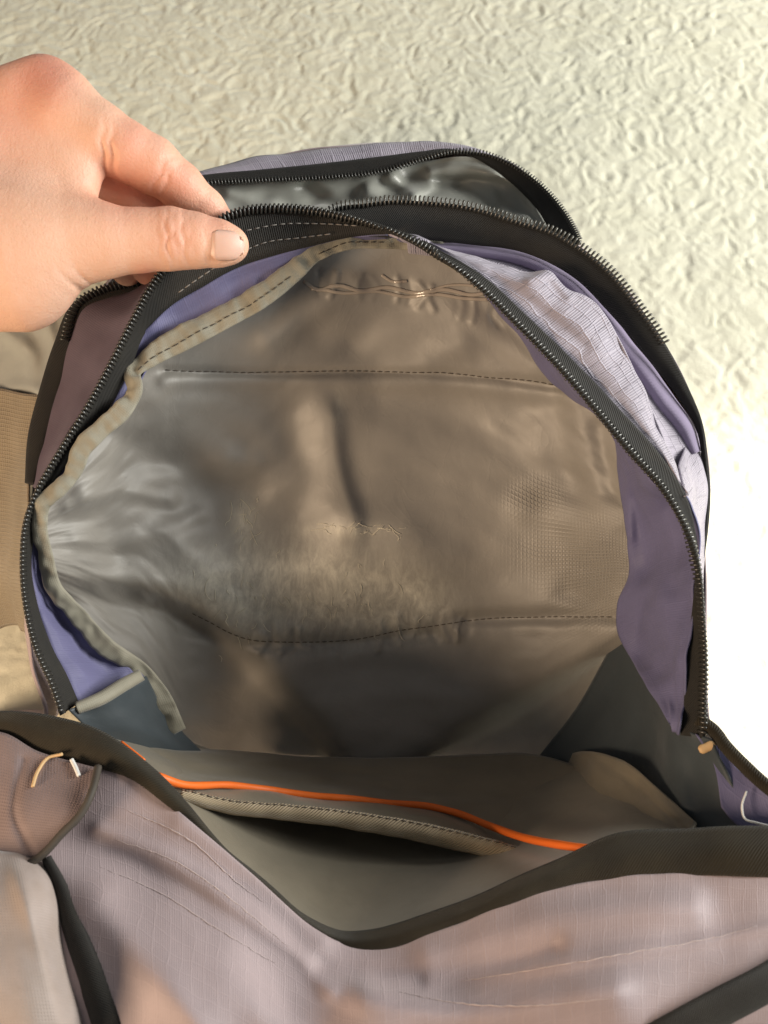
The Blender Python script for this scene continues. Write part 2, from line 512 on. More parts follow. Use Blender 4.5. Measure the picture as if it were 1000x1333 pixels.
# skin
m = M('skin'); oc = m.obj()
at = m.n('ShaderNodeAttribute', attribute_name='red')
sk = m.mix(m.ramp(m.noise(oc, 55, 5, .6), [(.3, (0, 0, 0)), (.7, (1, 1, 1))]), (.70, .405, .28), (.77, .472, .342))
sk = m.mix(at.outputs['Fac'], sk, (.68, .27, .19))
sp = m.ramp(m.noise(oc, 420, 3, .6), [(.35, (0, 0, 0)), (.75, (1, 1, 1))])
sk = m.mix(m.math('MULTIPLY', sp, .16), sk, (.78, .50, .36))
vo = m.n('ShaderNodeTexVoronoi'); vo.inputs['Scale'].default_value = 900; m.nt.links.new(oc, vo.inputs['Vector'])
b = m.bump(vo.outputs['Distance'], .22, .0005)
mp = m.n('ShaderNodeMapping'); m.nt.links.new(oc, mp.inputs[0]); mp.inputs['Scale'].default_value = (1, .28, .5); mp.inputs['Rotation'].default_value = (0, 0, .5)
b = m.bump(m.ramp(m.noise(mp.outputs[0], 520, 4, .6, 1.0), [(.40, (0, 0, 0)), (.55, (1, 1, 1))]), .14, .0005, b)
b = m.bump(m.noise(oc, 240, 5, .65, .8), .34, .0010, b)
MAT['skin'] = m.done(sk, .50, b, .38, 0, **{'Subsurface Weight': .12, 'Subsurface Scale': .004})
MAT['skin'].node_tree.nodes['Principled BSDF'].inputs['Subsurface Radius'].default_value = (1.0, .35, .2)
m = M('nail'); MAT['nail'] = m.done((.70, .45, .36), .42, None, .4, **{'Subsurface Weight': .1, 'Subsurface Scale': .003})
m = M('nail_edge'); MAT['nail_edge'] = m.done((.70, .54, .43), .35, None, .5)

# blanket
m = M('cream_plush'); oc = m.obj()
at = m.n('ShaderNodeAttribute', attribute_name='hollow')
nz = m.noise(oc, 24, 4)
base = m.mix(m.ramp(nz, [(.3, (0, 0, 0)), (.7, (1, 1, 1))]), (.60, .585, .46), (.66, .645, .52))
b = m.bump(m.noise(oc, 300, 5, .65, .6), .28, .0018)
b = m.bump(m.noise(oc, 1300, 3, .6), .3, .0008, b)
MAT['blanket'] = m.done(base, .9, b, .12, .5)

# ------------------------------------------------------------------ blanket
def build_blanket():
    x0, x1, y0, y1, st = -.60, .66, -.22, 1.05, .0020
    xs = np.r_[np.arange(-1.9, x0, .012), np.arange(x0, x1, st), np.arange(x1, 2.1, .012)]; ys = np.r_[np.arange(-1.2, y0, .012), np.arange(y0, y1, st), np.arange(y1, 2.6, .012)]
    X, Y = np.meshgrid(xs, ys)
    wx = X + .006 * noise2(X * 55, Y * 55, 11) + .010 * noise2(X * 20, Y * 20, 12)
    wy = Y + .006 * noise2(X * 55, Y * 55, 13) + .010 * noise2(X * 20, Y * 20, 14)
    Z = np.zeros_like(X)
    for k_, (ang, f, asp, amp) in enumerate(((.4, 50, 1.4, .00066), (1.7, 54, 1.3, .00064), (2.7, 84, 1.2, .0005), (.9, 130, 1.2, .0003))):
        ca, sa = math.cos(ang), math.sin(ang)
        a, bb = wx * ca + wy * sa, -wx * sa + wy * ca
        r = 1 - np.sqrt(noise2(a * f + k_ * 9.1, bb * f * asp, 21 + k_) ** 2 + .006) * 2.6
        Z += amp * np.clip(r, -.8, 1)
    Z += .0006 * noise2(wx * 48, wy * 48, 33) + .002 * noise2(X * 9, Y * 9, 24) + .0003 * noise2(X * 230, Y * 230, 25)
    V = np.stack([X, Y, Z], -1).reshape(-1, 3)
    o = mesh_obj('blanket', V, gridfaces(len(ys), len(xs)), MAT['blanket'])
    o['kind'] = 'structure'
    o['label'] = 'cream crinkled plush blanket under the backpack'
    return o
build_blanket()

# ------------------------------------------------------------------ backpack
bag = empty('backpack', (0.0, 0.20, 0.0))
bag['label'] = 'open lavender and grey backpack lying on the cream blanket, its zipper mouth held wide'
bag['category'] = 'backpack'
bag_inv = -np.array([0.0, .20, 0.0])
# (parts are built in world space; parent offset cancelled at the end)

hoop_px = [(80,931,.400),(65,889,.402),(46,846,.405),(33,793,.408),(28,728,.411),(33,676,.413),(48,637,.415),(78,585,.418),(113,528,.421),
           (144,471,.424),(168,423,.426),(203,361,.427),(240,322,.428),(268,298,.429),(292,281,.431),(320,272,.433),(355,269,.435),(397,271,.437),(432,277,.437),(467,286,.436),
           (502,298,.434),(537,314,.432),(572,335,.430),(600,352,.428),(630,376,.427),(670,416,.425),(710,456,.423),(750,500,.420),(790,548,.416),(830,596,.412),
           (862,632,.408),(876,653,.406),(900,702,.402),(910,742,.400),(916,803,.397),(919,864,.395),(918,917,.393),(917,961,.391)]
edge_px = [(103,915,.412),(88,880,.413),(68,842,.415),(50,790,.418),(41,728,.419),(50,680,.421),(64,642,.423),(96,592,.427),(140,535,.431),
           (172,475,.434),(190,432,.436),(226,396,.438),(263,374,.440),(292,357,.441),(318,345,.443),(345,336,.444),(375,328,.445),(412,319,.445),(440,312,.443),(472,307,.440),
           (505,305,.436),(541,309,.434),(577,329,.432),(606,345,.431),(638,368,.430),(680,407,.428),(721,446,.426),(764,489,.424),(807,535,.420),(850,582,.416),
           (879,622,.411),(892,645,.408),(905,700,.405),(905,745,.405),(900,803,.404),(893,864,.402),(890,917,.400),(886,957,.398)]
NH = 420
hoopC = spl(hoop_px, NH); edgeC = spl(edge_px, NH)
mid = (hoopC + edgeC) / 2; mid[:, 2] += .0005
zip1 = sheet_grid('main_zipper', np.stack([spl(np.array([hoopC[i], mid[i], edgeC[i]]), 7) for i in range(NH)], 1), MAT['black'], bag, .0009)
zip1['label'] = 'black zipper tape rimming the main opening'
P = W(hoopC); E = W(edgeC)
S = P - E
# across direction kept steady where the tape turns over
S /= np.linalg.norm(S, axis=1, keepdims=True) + 1e-9
outw = P - W(np.array([480, 640, .45])); outw /= np.linalg.norm(outw, axis=1, keepdims=True)
for i in range(NH):
    if S[i] @ outw[i] < 0: S[i] = -S[i]
ker = np.ones(31) / 31
S = np.stack([np.convolve(np.pad(S[:, k_], 15, 'edge'), ker, 'valid') for k_ in range(3)], 1)
upv = CAM - P; upv /= np.linalg.norm(upv, axis=1, keepdims=True)
teeth('zipper_teeth', P + upv * .0006, S, MAT['coil'], zip1, pitch=.0022, length=.0044, r=.00064, rise=.0010, shift=-.22)
# narrow coil cord the teeth sit on
tube('zipper_cord', P + upv * .0002 - S * .0010, .0014, MAT['black'], zip1, 6)
st = spl([(318,303,.436),(360,295,.4385),(420,294,.441),(470,297,.438)], 60); stitches('tape_stitching', W(st) + upv[0] * .002, MAT['thread'], zip1)
st = spl([(232,383,.432),(262,362,.434),(300,338,.437),(345,318,.441),(390,312,.4435),(430,307,.441)], 60); stitches('tape_stitching', W(st) + upv[0] * .002, MAT['thread'], zip1)

# --- main lining (divider wall of the compartment)
lin_top = [(40,672),(60,640),(90,608),(140,552),(175,492),(250,447),(345,386),(395,333),(470,308),(540,312),(600,345),(700,435),(800,540),(835,590)]
lin_bot = [(40,720),(60,770),(100,803),(145,850),(183,882),(212,930),(236,985),(300,1002),(500,1000),(700,992),(760,935),(835,862)]
lin_ctrl = [(45,690,.425),(100,600,.433),(170,500,.446),(280,440,.458),(390,345,.464),(480,315,.468),(600,350,.472),(700,440,.472),(800,550,.466),(830,640,.462),
            (300,560,.490),(480,485,.492),(650,560,.503),(740,620,.500),(450,650,.512),(250,700,.500),(150,720,.470),(600,720,.520),(780,740,.488),(812,800,.478),
            (100,800,.436),(200,860,.472),(400,830,.523),(600,815,.528),(300,900,.518),(500,900,.538),(650,900,.534),(760,880,.505),(830,860,.482),(230,950,.492),(400,982,.530),(500,990,.534),(700,990,.528)]
lin_folds = [
    ([(205,520),(240,555),(290,590)], 30, .0045), ([(250,520),(330,560),(380,620)], 24, .003), ([(110,640),(220,620),(330,600)], 16, .0025), ([(100,700),(180,700),(260,670)], 14, .002), ([(130,760),(220,760),(300,780)], 16, .002), ([(150,570),(230,610),(330,640)], 22, -.004), ([(120,650),(200,690),(270,740)], 30, .005),
    ([(430,545),(436,600),(458,678)], 50, .006, 16), ([(745,550),(620,620),(500,680)], 75, .006, 120), ([(380,540),(385,660)], 30, -.004), ([(500,520),(620,545),(720,540)], 40, -.004),
    ([(300,610),(400,660),(520,690)], 34, .004), ([(250,740),(400,745),(540,735)], 55, .007), ([(200,790),(300,835),(420,838),(560,825)], 10, -.004),
    ([(600,806),(720,803),(805,803)], 9, -.004), ([(745,545),(770,620),(800,680)], 24, .0045),
    ([(700,560),(725,640),(770,700)], 26, .003), ([(690,660),(760,690),(805,740)], 26, .004), ([(740,770),(805,800)], 16, -.003),
    ([(215,483),(350,486),(480,484),(620,490),(750,506)], 6, -.0022), ([(215,497),(480,498),(620,504),(750,522)], 10, .0016),
    ([(780,560),(798,640)], 14, -.0025), ([(350,440),(420,400),(460,370)], 22, .004), ([(420,440),(480,470)], 30, -.003), ([(560,400),(640,440),(690,480)], 26, .003),
    ([(460,445),(500,410),(560,395)], 20, -.0025), ([(600,300 + 150),(560,470)], 22, .003), ([(160,620),(140,700),(170,770)], 22, -.0025), ([(90,660),(160,640),(220,650)], 12, .003),
    ([(330,900),(450,930),(600,910)], 60, .006),
    ('step', [(20,752),(130,765),(240,793),(300,836),(370,905),(440,985),(450,1010)], 7, .024), ('step', [(535,1010),(560,985),(620,945),(700,902),(800,850),(860,830)], 8, .018)]
rng = np.random.default_rng(3)
for i in range(26):           # puckers along the lower seam
    x = 300 + i * 12.5 + rng.normal(0, 3); y = float(np.interp(x, [250, 320, 400, 520, 620], [800, 830, 836, 822, 808]))
    lin_folds.append(([(x + rng.normal(0, 6), y - rng.uniform(4, 20)), (x + rng.normal(0, 3), y + 3), (x + rng.normal(0, 7), y + rng.uniform(6, 24))], rng.uniform(2.6, 6.5), .0014 * rng.choice([-.6, .3, .7, 1.0, 1.4]) * rng.uniform(.5, 1.2)))
for i in range(16):
    x = 405 + i * 16 + rng.normal(0, 3); y = float(np.interp(x, [400, 520, 640], [352, 362, 395]))
    lin_folds.append(([(x, y), (x + rng.normal(0, 5), y + 14), (x + rng.normal(0, 5), y + 30)], 4.0, .0012 * rng.uniform(-1, 1.2)))
lin = field('lining', 40, 835, lin_top, lin_bot, lin_ctrl, 330, 300, MAT['lining'], bag, .0010, [(.05, .05, .0016), (.05, .016, .0008), (.020, .009, .0003)], lin_folds)
lin['label'] = 'taupe coated lining scuffed pale along its lower seam'
g = SURF['lining'][0]
def attr(o, name, vals):
    n = len(o.data.vertices)
    v = np.zeros(n, np.float32); v[:len(vals)] = vals
    a = o.data.attributes.new(name, 'FLOAT', 'POINT'); a.data.foreach_set('value', v)
def blob(cx, cy, rx, ry): return np.exp(-(((g[:, 0] - cx) / rx) ** 2 + ((g[:, 1] - cy) / ry) ** 2))
wear = blob(330, 765, 95, 45) + blob(430, 770, 110, 55) + blob(520, 790, 60, 35) + .8 * blob(318, 680, 16, 30) + .6 * blob(450, 690, 50, 9) + .5 * blob(440, 540, 8, 25)
attr(lin, 'wear', np.clip(wear, 0, 1))
attr(lin, 'mesh', np.clip(1.1 * blob(775, 745, 42, 55) + .8 * blob(695, 650, 28, 22) + .5 * blob(720, 720, 45, 30), 0, 1))
stitches('seam_stitching', on('lining', spl([(215,481,0),(350,484,0),(480,483,0),(620,488,0),(745,504,0)], 90), .0004), MAT['thread_seam'], lin, .0030, .0012, .00024)
stitches('seam_stitching', on('lining', spl([(250,800,0),(320,830,0),(400,836,0),(520,822,0),(620,807,0),(800,803,0)], 90), .0004), MAT['thread_seam'], lin, .0030, .0012, .00024)
# frayed coating fibres standing off the scuffed band
pcs = []
for i in range(95):
    if i < 55: x, y = rng.uniform(250, 560), rng.normal(775, 30)
    elif i < 72: x, y = rng.normal(318, 10), rng.normal(682, 22)
    else: x, y = rng.normal(455, 38), rng.normal(688, 5)
    ln = rng.uniform(5, 22); an = rng.normal(1.4, .7) if i < 72 else rng.normal(0, .4)
    q = [(x + math.cos(an) * ln * t + rng.normal(0, 1.2), y + math.sin(an) * ln * t + rng.normal(0, 1.2)) for t in (0, .33, .66, 1)]
    V, F, C = tube_data(on('lining', spl([(a, b_, 0) for a, b_ in q], 7), .0003), np.array([.5, 1, 1, 1, 1, .9, .4]) * rng.uniform(.00010, .00022), 4)
    pcs.append((V, np.r_[to_tris(F), C]))
m = M('frayed_coating'); MAT['fray'] = m.done((.72, .68, .56), .5)
many('frayed_fibres', pcs, MAT['fray'], lin)
# clear wrinkled film edge under the top seam
m = M('clear_film'); MAT['film'] = m.done((.36, .31, .255), .14, None, .8)
for k_, q in enumerate(([(395,366),(415,378),(440,372),(470,378),(505,374),(540,381),(580,377),(615,384),(640,380)], [(405,376),(450,381),(490,379),(530,386),(570,383),(600,388),(636,390)], [(497,358),(510,366),(530,366)], [(560,377),(590,371),(630,377),(642,386)])):
    tube('film_crease', on('lining', spl([(a, b_, 0) for a, b_ in q], 50), .0004), .00105 - .00012 * k_, MAT['film'], lin, 8, .32)

# --- seam binding around the lining
bind = [(660,392,.464,9),(600,345,.462,10),(560,322,.460,11),(500,312,.457,12),(450,313,.454,13),(408,330,.451,13),(378,357,.448,14),(340,385,.445,16),(290,412,.442,17),(240,440,.439,16),(198,463,.434,14),
        (172,484,.430,12),(174,508,.427,12),(160,534,.425,12),(130,562,.422,11),(108,586,.420,11),(97,614,.419,10),(78,636,.417,9),(58,655,.416,9),(52,685,.416,10),(58,722,.418,11),(70,765,.422,11),
        (100,799,.428,11),(144,846,.437,11),(183,872,.447,11),(208,902,.458,11),(232,952,.474,11)]
def ribbon(name, pts, mat, parent, n, bulge=.0025, m_=7, thick=.0012, wr=None, key=None):
    c = spl(pts, n)
    t = np.gradient(c[:, :2], axis=0); t /= np.linalg.norm(t, axis=1, keepdims=True)
    nn = np.stack([-t[:, 1], t[:, 0]], 1)
    a = np.linspace(-1, 1, m_)
    g = np.zeros((m_, n, 3))
    g[..., :2] = c[None, :, :2] + nn[None] * (a[:, None] * c[None, :, 3])[..., None]
    g[..., 2] = c[None, :, 2] + bulge * (a[:, None] ** 2)
    o = sheet_grid(name, g, mat, parent, thick, wr)
    if key: SURF[key] = SURF[name]
    return o
bd = ribbon('seam_binding', bind, MAT['binding'], bag, 400, .0010, 9, .0009, [(.010, .008, .0015), (.03, .02, .0026), (.0045, .006, .0008)])
cb = spl([b_[:3] for b_ in bind[6:12]], 60)
stitches('binding_stitching', on('seam_binding', cb + np.array([0, 3, 0]), .0004), MAT['thread_dark'], bd, .0030, .0013, .00028)
cb = spl([b_[:3] for b_ in bind[3:6]], 40)
stitches('binding_stitching', on('seam_binding', cb + np.array([0, 3, 0]), .0004), MAT['thread_dark'], bd, .0030, .0013, .00028)

# --- lavender gusset between zipper and lining
i0 = [i for i, p in enumerate(edge_px) if p[0] == 505][0]
rowA = [(p[0], p[1], p[2] + .0012) for p in edge_px[:i0 + 1]]
rowC = [(200,905,.455),(183,874,.449),(144,848,.440),(100,802,.431),(68,768,.425),(57,725,.421),(50,690,.419),(60,655,.420),(100,612,.423),(112,585,.424),(135,560,.426),(165,530,.429),
        (176,500,.433),(200,468,.438),(240,445,.443),(290,417,.446),(340,390,.449),(378,362,.452),(408,335,.455),(450,318,.458),(505,316,.460)]
ga = spl(rowA, 200); gc = spl(rowC, 200); gm = (ga + gc) / 2; gm[:, 2] += .004
loft('inner_gusset', [ga, gm, gc], 200, 14, MAT['gusset'], bag, .001, [(.03, .03, .0022), (.012, .01, .0008)],
     [([(70,790),(100,840),(140,870)], 12, -.003), ([(60,800),(110,880)], 9, .003), ([(180,430),(250,420),(330,370)], 9, .002)])
rowA = [(p[0], p[1], p[2] + .0014) for p in hoop_px[i0:i0 + 11]] + [(p[0], p[1], p[2] + .0012) for p in edge_px[i0 + 11:]]
rowC = [(530,325,.470),(560,330,.472),(610,362,.474),(670,430,.474),(735,512,.472),(798,572,.466),(806,640,.462),(813,700,.464),(815,745,.470),(804,790,.476),(808,826,.480),(828,868,.462),(852,908,.434),(876,945,.410)]
ga = spl(rowA, 200); gc = spl(rowC, 200); gm = (ga + gc) / 2; gm[:, 2] += .003
gr = loft('inner_gusset', [ga, gm, gc], 200, 40, MAT['gusset'], bag, .001, [(.035, .035, .003), (.014, .012, .0009)],
     [([(850,770),(875,820),(870,880)], 24, .008), ([(835,880),(860,915),(885,940)], 14, .006), ([(825,650),(840,740),(835,850)], 14, -.006), ([(855,660),(880,740)], 14, .004), ([(815,600),(822,700)], 8, .003)])

# pale binding strip, and lining coloured as shade, at the lower-left corner
ribbon('corner_binding', [(100,922,.404,8),(130,910,.412,9),(160,892,.424,9),(185,878,.438,8)], MAT['binding'], bag, 40, .002, 5)
loft('side_lining', [[(90,925,.402),(140,908,.416),(190,880,.446)], [(110,945,.410),(170,935,.432),(215,925,.466)], [(130,975,.426),(200,992,.458),(290,1004,.512)]], 40, 24, MAT['lining_shaded'], bag, .001, [(.02, .02, .001)])

# --- right-hand side lining down to the floor of the bag, deep shade in its colour
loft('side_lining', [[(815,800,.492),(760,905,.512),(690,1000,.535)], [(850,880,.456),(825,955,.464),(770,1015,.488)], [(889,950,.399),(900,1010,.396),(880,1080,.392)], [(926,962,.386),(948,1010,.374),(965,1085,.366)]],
     50, 50, MAT['lining_shaded'], bag, .001, [(.03, .03, .002)], [([(850,930),(880,990),(890,1050)], 12, .004)])
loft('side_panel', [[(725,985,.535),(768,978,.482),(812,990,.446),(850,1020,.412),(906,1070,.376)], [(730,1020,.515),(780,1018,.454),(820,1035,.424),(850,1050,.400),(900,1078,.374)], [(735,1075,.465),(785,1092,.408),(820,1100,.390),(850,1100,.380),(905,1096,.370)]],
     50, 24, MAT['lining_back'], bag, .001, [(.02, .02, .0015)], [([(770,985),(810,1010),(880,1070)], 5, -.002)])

# --- back panel: inner lining, pocket, hem, piping
vt_up = [(-60,930,.402),(5,925,.398),(60,930,.394),(130,950,.388),(200,1000,.382),(250,1050,.378),(300,1110,.374),(350,1150,.369),(400,1190,.364),(450,1212,.360),(480,1210,.359),(520,1200,.358),(620,1165,.358),(720,1120,.359),(800,1085,.360),(900,1078,.356),(1000,1075,.350),(1100,1080,.346)]
vt_lo = [(-60,950,.398),(8,957,.393),(50,980,.388),(108,996,.382),(165,1012,.376),(222,1052,.371),(282,1102,.366),(340,1152,.361),(398,1205,.356),(440,1232,.352),(470,1240,.351),(520,1232,.350),(600,1205,.350),(700,1165,.350),(800,1145,.349),(900,1140,.345),(1000,1142,.340),(1100,1145,.336)]
bl_ctrl = [(150,950,.462),(230,965,.498),(300,985,.526),(500,995,.533),(700,992,.528),(800,1000,.475),(900,1070,.392),(150,975,.392),(200,1015,.388),(250,1065,.384),(300,1122,.379),(400,1200,.367),(450,1222,.363),(520,1212,.361),(620,1175,.361),(720,1130,.363),(800,1095,.368),(900,1095,.362),
           (350,1080,.445),(500,1100,.446),(600,1100,.444)]
field('back_lining', 140, 930, [(140,945),(200,958),(236,962),(300,984),(700,992),(780,985),(850,1020),(930,1085)], [(140,966),(200,1012),(250,1062),(300,1120),(400,1200),(450,1222),(480,1220),(520,1210),(620,1176),(720,1130),(800,1100),(930,1092)],
      bl_ctrl, 160, 70, MAT['lining_back'], bag, .001, [(.06, .05, .0015)])
loft('pocket', [[(160,955,.462),(300,978,.515),(500,986,.525),(700,984,.520),(770,1000,.492)], [(190,985,.436),(320,1010,.470),(500,1025,.485),(660,1050,.472),(770,1060,.452)], [(245,1040,.408),(350,1052,.426),(500,1074,.430),(620,1098,.424),(735,1124,.402)]],
     120, 40, MAT['lining_back'], bag, .0014, [(.05, .03, .0022), (.02, .015, .0006)], [([(260,1030),(400,1048),(560,1066),(680,1100)], 8, .002)])
hem = ribbon('pocket_hem', [(236,1036,.404,9),(300,1050,.415,10),(380,1058,.422,11),(460,1068,.425,12),(540,1082,.424,13),(620,1100,.418,13),(680,1115,.410,11),(722,1124,.402,8)], MAT['hem'], bag, 160, .003, 9, .003, [(.012, .01, .0005)])
stitches('hem_stitching', on('pocket_hem', spl([(240,1030,0),(300,1043,0),(380,1050,0),(460,1059,0),(540,1072,0),(620,1090,0),(700,1112,0)], 80), .0005), MAT['thread_seam'], hem, .0026, .0012, .00026)
cord = spl([(205,1010,0),(232,1020,0),(300,1022,0),(350,1028,0),(400,1035,0),(460,1040,0),(500,1045,0),(560,1050,0),(600,1060,0),(640,1076,0),(680,1090,0),(730,1100,0),(760,1104,0),(790,1108,0)], 160)
def dep(px, py, *keys):
    v = []
    for k_ in keys:
        g_ = SURF[k_][0]; dd = (g_[:, 0] - px) ** 2 + (g_[:, 1] - py) ** 2
        i = np.argmin(dd)
        if dd[i] < 900: v.append(g_[i, 2])
    return min(v)
cord[:, 2] = [dep(p[0], p[1], 'pocket', 'back_lining', 'side_panel') for p in cord]
lowc = np.array([cord[max(0, i - 6):i + 7, 2].min() for i in range(len(cord))])
cord[:, 2] = np.convolve(np.pad(lowc, 8, 'edge'), np.ones(17) / 17, 'valid') - .0012
cw = W(cord)
tube('orange_piping', cw, .00185 * (1 + .10 * noise2(np.arange(160) / 9.0, np.zeros(160), 3)), MAT['orange'], bag, 10)
tube('orange_piping', W(spl([(158,966,.402),(172,977,.398),(188,990,.394)], 14)), .0008, MAT['orange'], bag, 8)

# --- worn binding along the back panel's edge
up_ = spl(vt_up, 200); lo_ = spl(vt_lo, 200); md = (up_ + lo_) / 2; md[:, 2] -= .0030
vb = loft('edge_binding', [up_, md, lo_], 200, 10, MAT['brown_black'], bag, .0016, [(.03, .02, .0008)])
vb['label'] = 'wide black binding dipping in a V along the near edge'

# --- back panel's outside, lavender ripstop coloured as under warm light
out_ctrl = [(p[0], p[1] - 4, p[2] + .0012) for p in vt_lo[::1]] + [(0,1333,.330),(120,1333,.322),(250,1333,.312),(500,1333,.315),(800,1320,.306),(1000,1300,.312),(1100,1320,.322),(0,1100,.362),(-120,1150,.375),
            (150,1180,.345),(300,1230,.333),(450,1290,.330),(600,1270,.332),(800,1220,.330),(950,1220,.326),(200,1060,.372),(-150,1500,.42),(250,1520,.345),(500,1540,.345),(800,1520,.345),(1100,1520,.37),(300,1750,.45),(600,1760,.45),(900,1750,.45),(-100,1750,.48),(1150,1750,.47)]
lo_line = [(p[0], p[1] - 5) for p in vt_lo]
field('back_panel', -150, 1150, [(-150,945)] + lo_line + [(1150,1142)], [(-150,1750), (1150,1750)], out_ctrl, 240, 200, MAT['outer'], bag, .0014, [(.06, .05, .002), (.02, .018, .0005)],
      [([(130,1080),(220,1120),(300,1175),(380,1235),(430,1290)], 12, .0018), ([(60,1080),(150,1120),(230,1160),(330,1240),(420,1330)], 36, -.004), ([(240,1070),(330,1130),(420,1220)], 20, .003), ([(130,1180),(220,1290),(300,1400)], 34, .005),
       ([(420,1260),(560,1275),(720,1235)], 16, -.0025), ([(560,1240),(700,1200),(900,1180)], 22, .003), ([(560,1275),(800,1245),(1060,1195)], 10, .0014), ([(480,1300),(600,1320),(800,1290)], 24, .004)])
bp = bpy.data.objects['back_panel']
for q in ([(150,1092),(220,1118),(300,1172),(375,1232)], [(160,1052),(250,1095),(310,1150),(345,1175)], [(130,1130),(200,1160),(300,1222),(360,1255)], [(600,1275),(700,1262),(800,1246),(900,1226),(985,1205)], [(520,1290),(640,1310),(800,1300)]):
    c_ = spl([(a, b_, 0) for a, b_ in q], 90)
    c_[:, 1] += 1.2 * noise2(np.arange(90) / 4.0, np.full(90, q[0][0]), 9)
    tube('seam_thread', on('back_panel', c_, .0001), .00020 * np.sin(np.linspace(.05, math.pi - .05, 90)) ** .5 * (1 + .7 * noise2(np.arange(90) / 3.0, np.full(90, q[0][1]), 4)), MAT['thread_pale'], bp, 6)
# corner patch with its cord, loose thread, strap
loft('corner_patch', [[(-60,948,.3955),(8,955,.3905),(50,978,.3855),(105,994,.3795),(128,1000,.3765)], [(-60,1030,.380),(0,1030,.373),(50,1036,.3675),(95,1040,.3655),(120,1040,.3655)], [(-60,1130,.366),(0,1120,.3575),(30,1116,.3555),(48,1114,.3545),(60,1110,.3555)]],
     60, 40, MAT['knit'], bag, .001, [(.02, .02, .001)], [([(30,990),(20,1060),(40,1110)], 6, -.0015)])
tube('patch_piping', W(spl([(128,998,.3755),(120,1030,.3645),(105,1060,.3595),(80,1086,.3560),(55,1113,.3530),(30,1130,.352)], 60)), .0017, MAT['thread_dark'], bag, 8)
tube('loose_thread', on('corner_patch', spl([(82,984,0),(62,990,0),(50,1006,0),(44,1026,0)], 30), .0012), .00075, MAT['thread_tan'], bag, 6)
tube('loose_thread', on('corner_patch', spl([(94,990,0),(99,1000,0),(104,1012,0)], 12), .001), .0009, MAT['thread_white'], bag, 6)
loft('shoulder_strap', [[(-120,1108,.362),(0,1108,.360),(40,1108,.360),(60,1118,.360)], [(-120,1150,.346),(0,1148,.336),(50,1150,.338),(72,1155,.350)], [(-120,1220,.330),(0,1220,.316),(55,1215,.321),(88,1218,.340)], [(-120,1340,.312),(0,1340,.298),(70,1340,.304),(118,1340,.328)], [(-120,1500,.330),(0,1500,.318),(90,1500,.32),(150,1500,.345)]],
     50, 60, MAT['pad'], bag, .004, [(.03, .03, .0012)], [([(20,1130),(50,1220),(80,1330)], 12, .002)])
def over(pts, lift, *keys): return [(p[0], p[1], dep(p[0], p[1], *keys) - lift, p[3]) for p in pts]
ribbon('strap_edging', over([(60,1116,0,7),(76,1150,0,10),(96,1210,0,15),(122,1280,0,19),(146,1350,0,21),(185,1480,0,20)], .003, 'back_panel', 'corner_patch'), MAT['black'], bag, 60, .003, 7, .002)  # black strip drawn for the shadowed gap between strap and panel
ribbon('lower_strap', over([(1145,1165,0,20),(1060,1235,0,22),(1000,1278,0,25),(940,1310,0,26),(870,1348,0,26),(780,1400,0,26),(640,1490,0,26),(500,1600,0,26),(420,1720,0,26)], .0045, 'back_panel'), MAT['black'], bag, 70, .003, 7, .002)

# --- second compartment: zipper, piping, outer ripstop
z2 = [(425,277,.4455),(439,270,.447),(474,265,.449),(509,261,.450),(551,262,.451),(600,267,.451),(640,276,.451),(670,286,.450),(722,302,.449),(762,326,.448),(798,356,.447),(830,396,.446),(854,428,.446),(878,468,.447),(898,508,.448),(914,548,.449),(922,600,.450),(925,640,.451),(922,690,.449),(915,740,.440)]
z2i = [(425,300,.449),(445,305,.451),(480,308,.453),(515,310,.454),(550,312,.455),(590,316,.455),(625,320,.455),(662,324,.454),(710,340,.452),(750,364,.451),(790,404,.450),(815,432,.449),(838,460,.449),(862,490,.450),(886,522,.451),(904,552,.452),(914,600,.452),(917,640,.453),(915,690,.451),(910,740,.442)]
a_ = spl(z2, 260); b_i = spl(z2i, 260); mm = (a_ + b_i) / 2; mm[:, 2] -= .001
zz = loft('front_zipper', [a_, mm, b_i], 260, 9, MAT['black'], bag, .0012)
A = W(a_[:165]); Bv = A - W(b_i[:165]); Bv /= np.linalg.norm(Bv, axis=1, keepdims=True)
upa = CAM - A; upa /= np.linalg.norm(upa, axis=1, keepdims=True)
teeth('zipper_teeth', A + upa * .0006, Bv, MAT['coil2'], zz, pitch=.0023, length=.0044, r=.00058, rise=.0009, shift=.05)
pip = ribbon('piping', [(545,320,.4545,6),(590,324,.455,8),(640,330,.4545,9),(690,341,.453,10),(730,362,.4515,11),(765,393,.4505,13),(800,436,.449,14),(835,482,.448,15),(866,525,.447,15),(892,560,.447,13),(905,590,.448,10)], MAT['piping'], bag, 160, .006, 9, .0012, [(.02, .02, .0006)])
fold = [(530,314,.4365),(560,318,.4385),(600,329,.440),(650,343,.440),(690,354,.4385),(713,352,.4365),(738,375,.437),(772,391,.437),(800,430,.435),(830,490,.431),(860,560,.425),(880,612,.417),(893,648,.412)]
hp = [(p[0], p[1], p[2] + .0012) for p in edge_px[i0:i0 + 12]]
fa = spl(hp, 200); fb = spl(fold, 200); fm = (fa + fb) / 2; fm[:, 2] -= .0035
loft('outer_gusset', [fa, fm, fb], 200, 40, MAT['ripstop'], bag, .0010, [(.02, .02, .0012), (.008, .008, .0004)], [([(640,355),(700,400),(760,450)], 10, -.0015), ([(690,365),(715,360),(740,385)], 7, .002)])
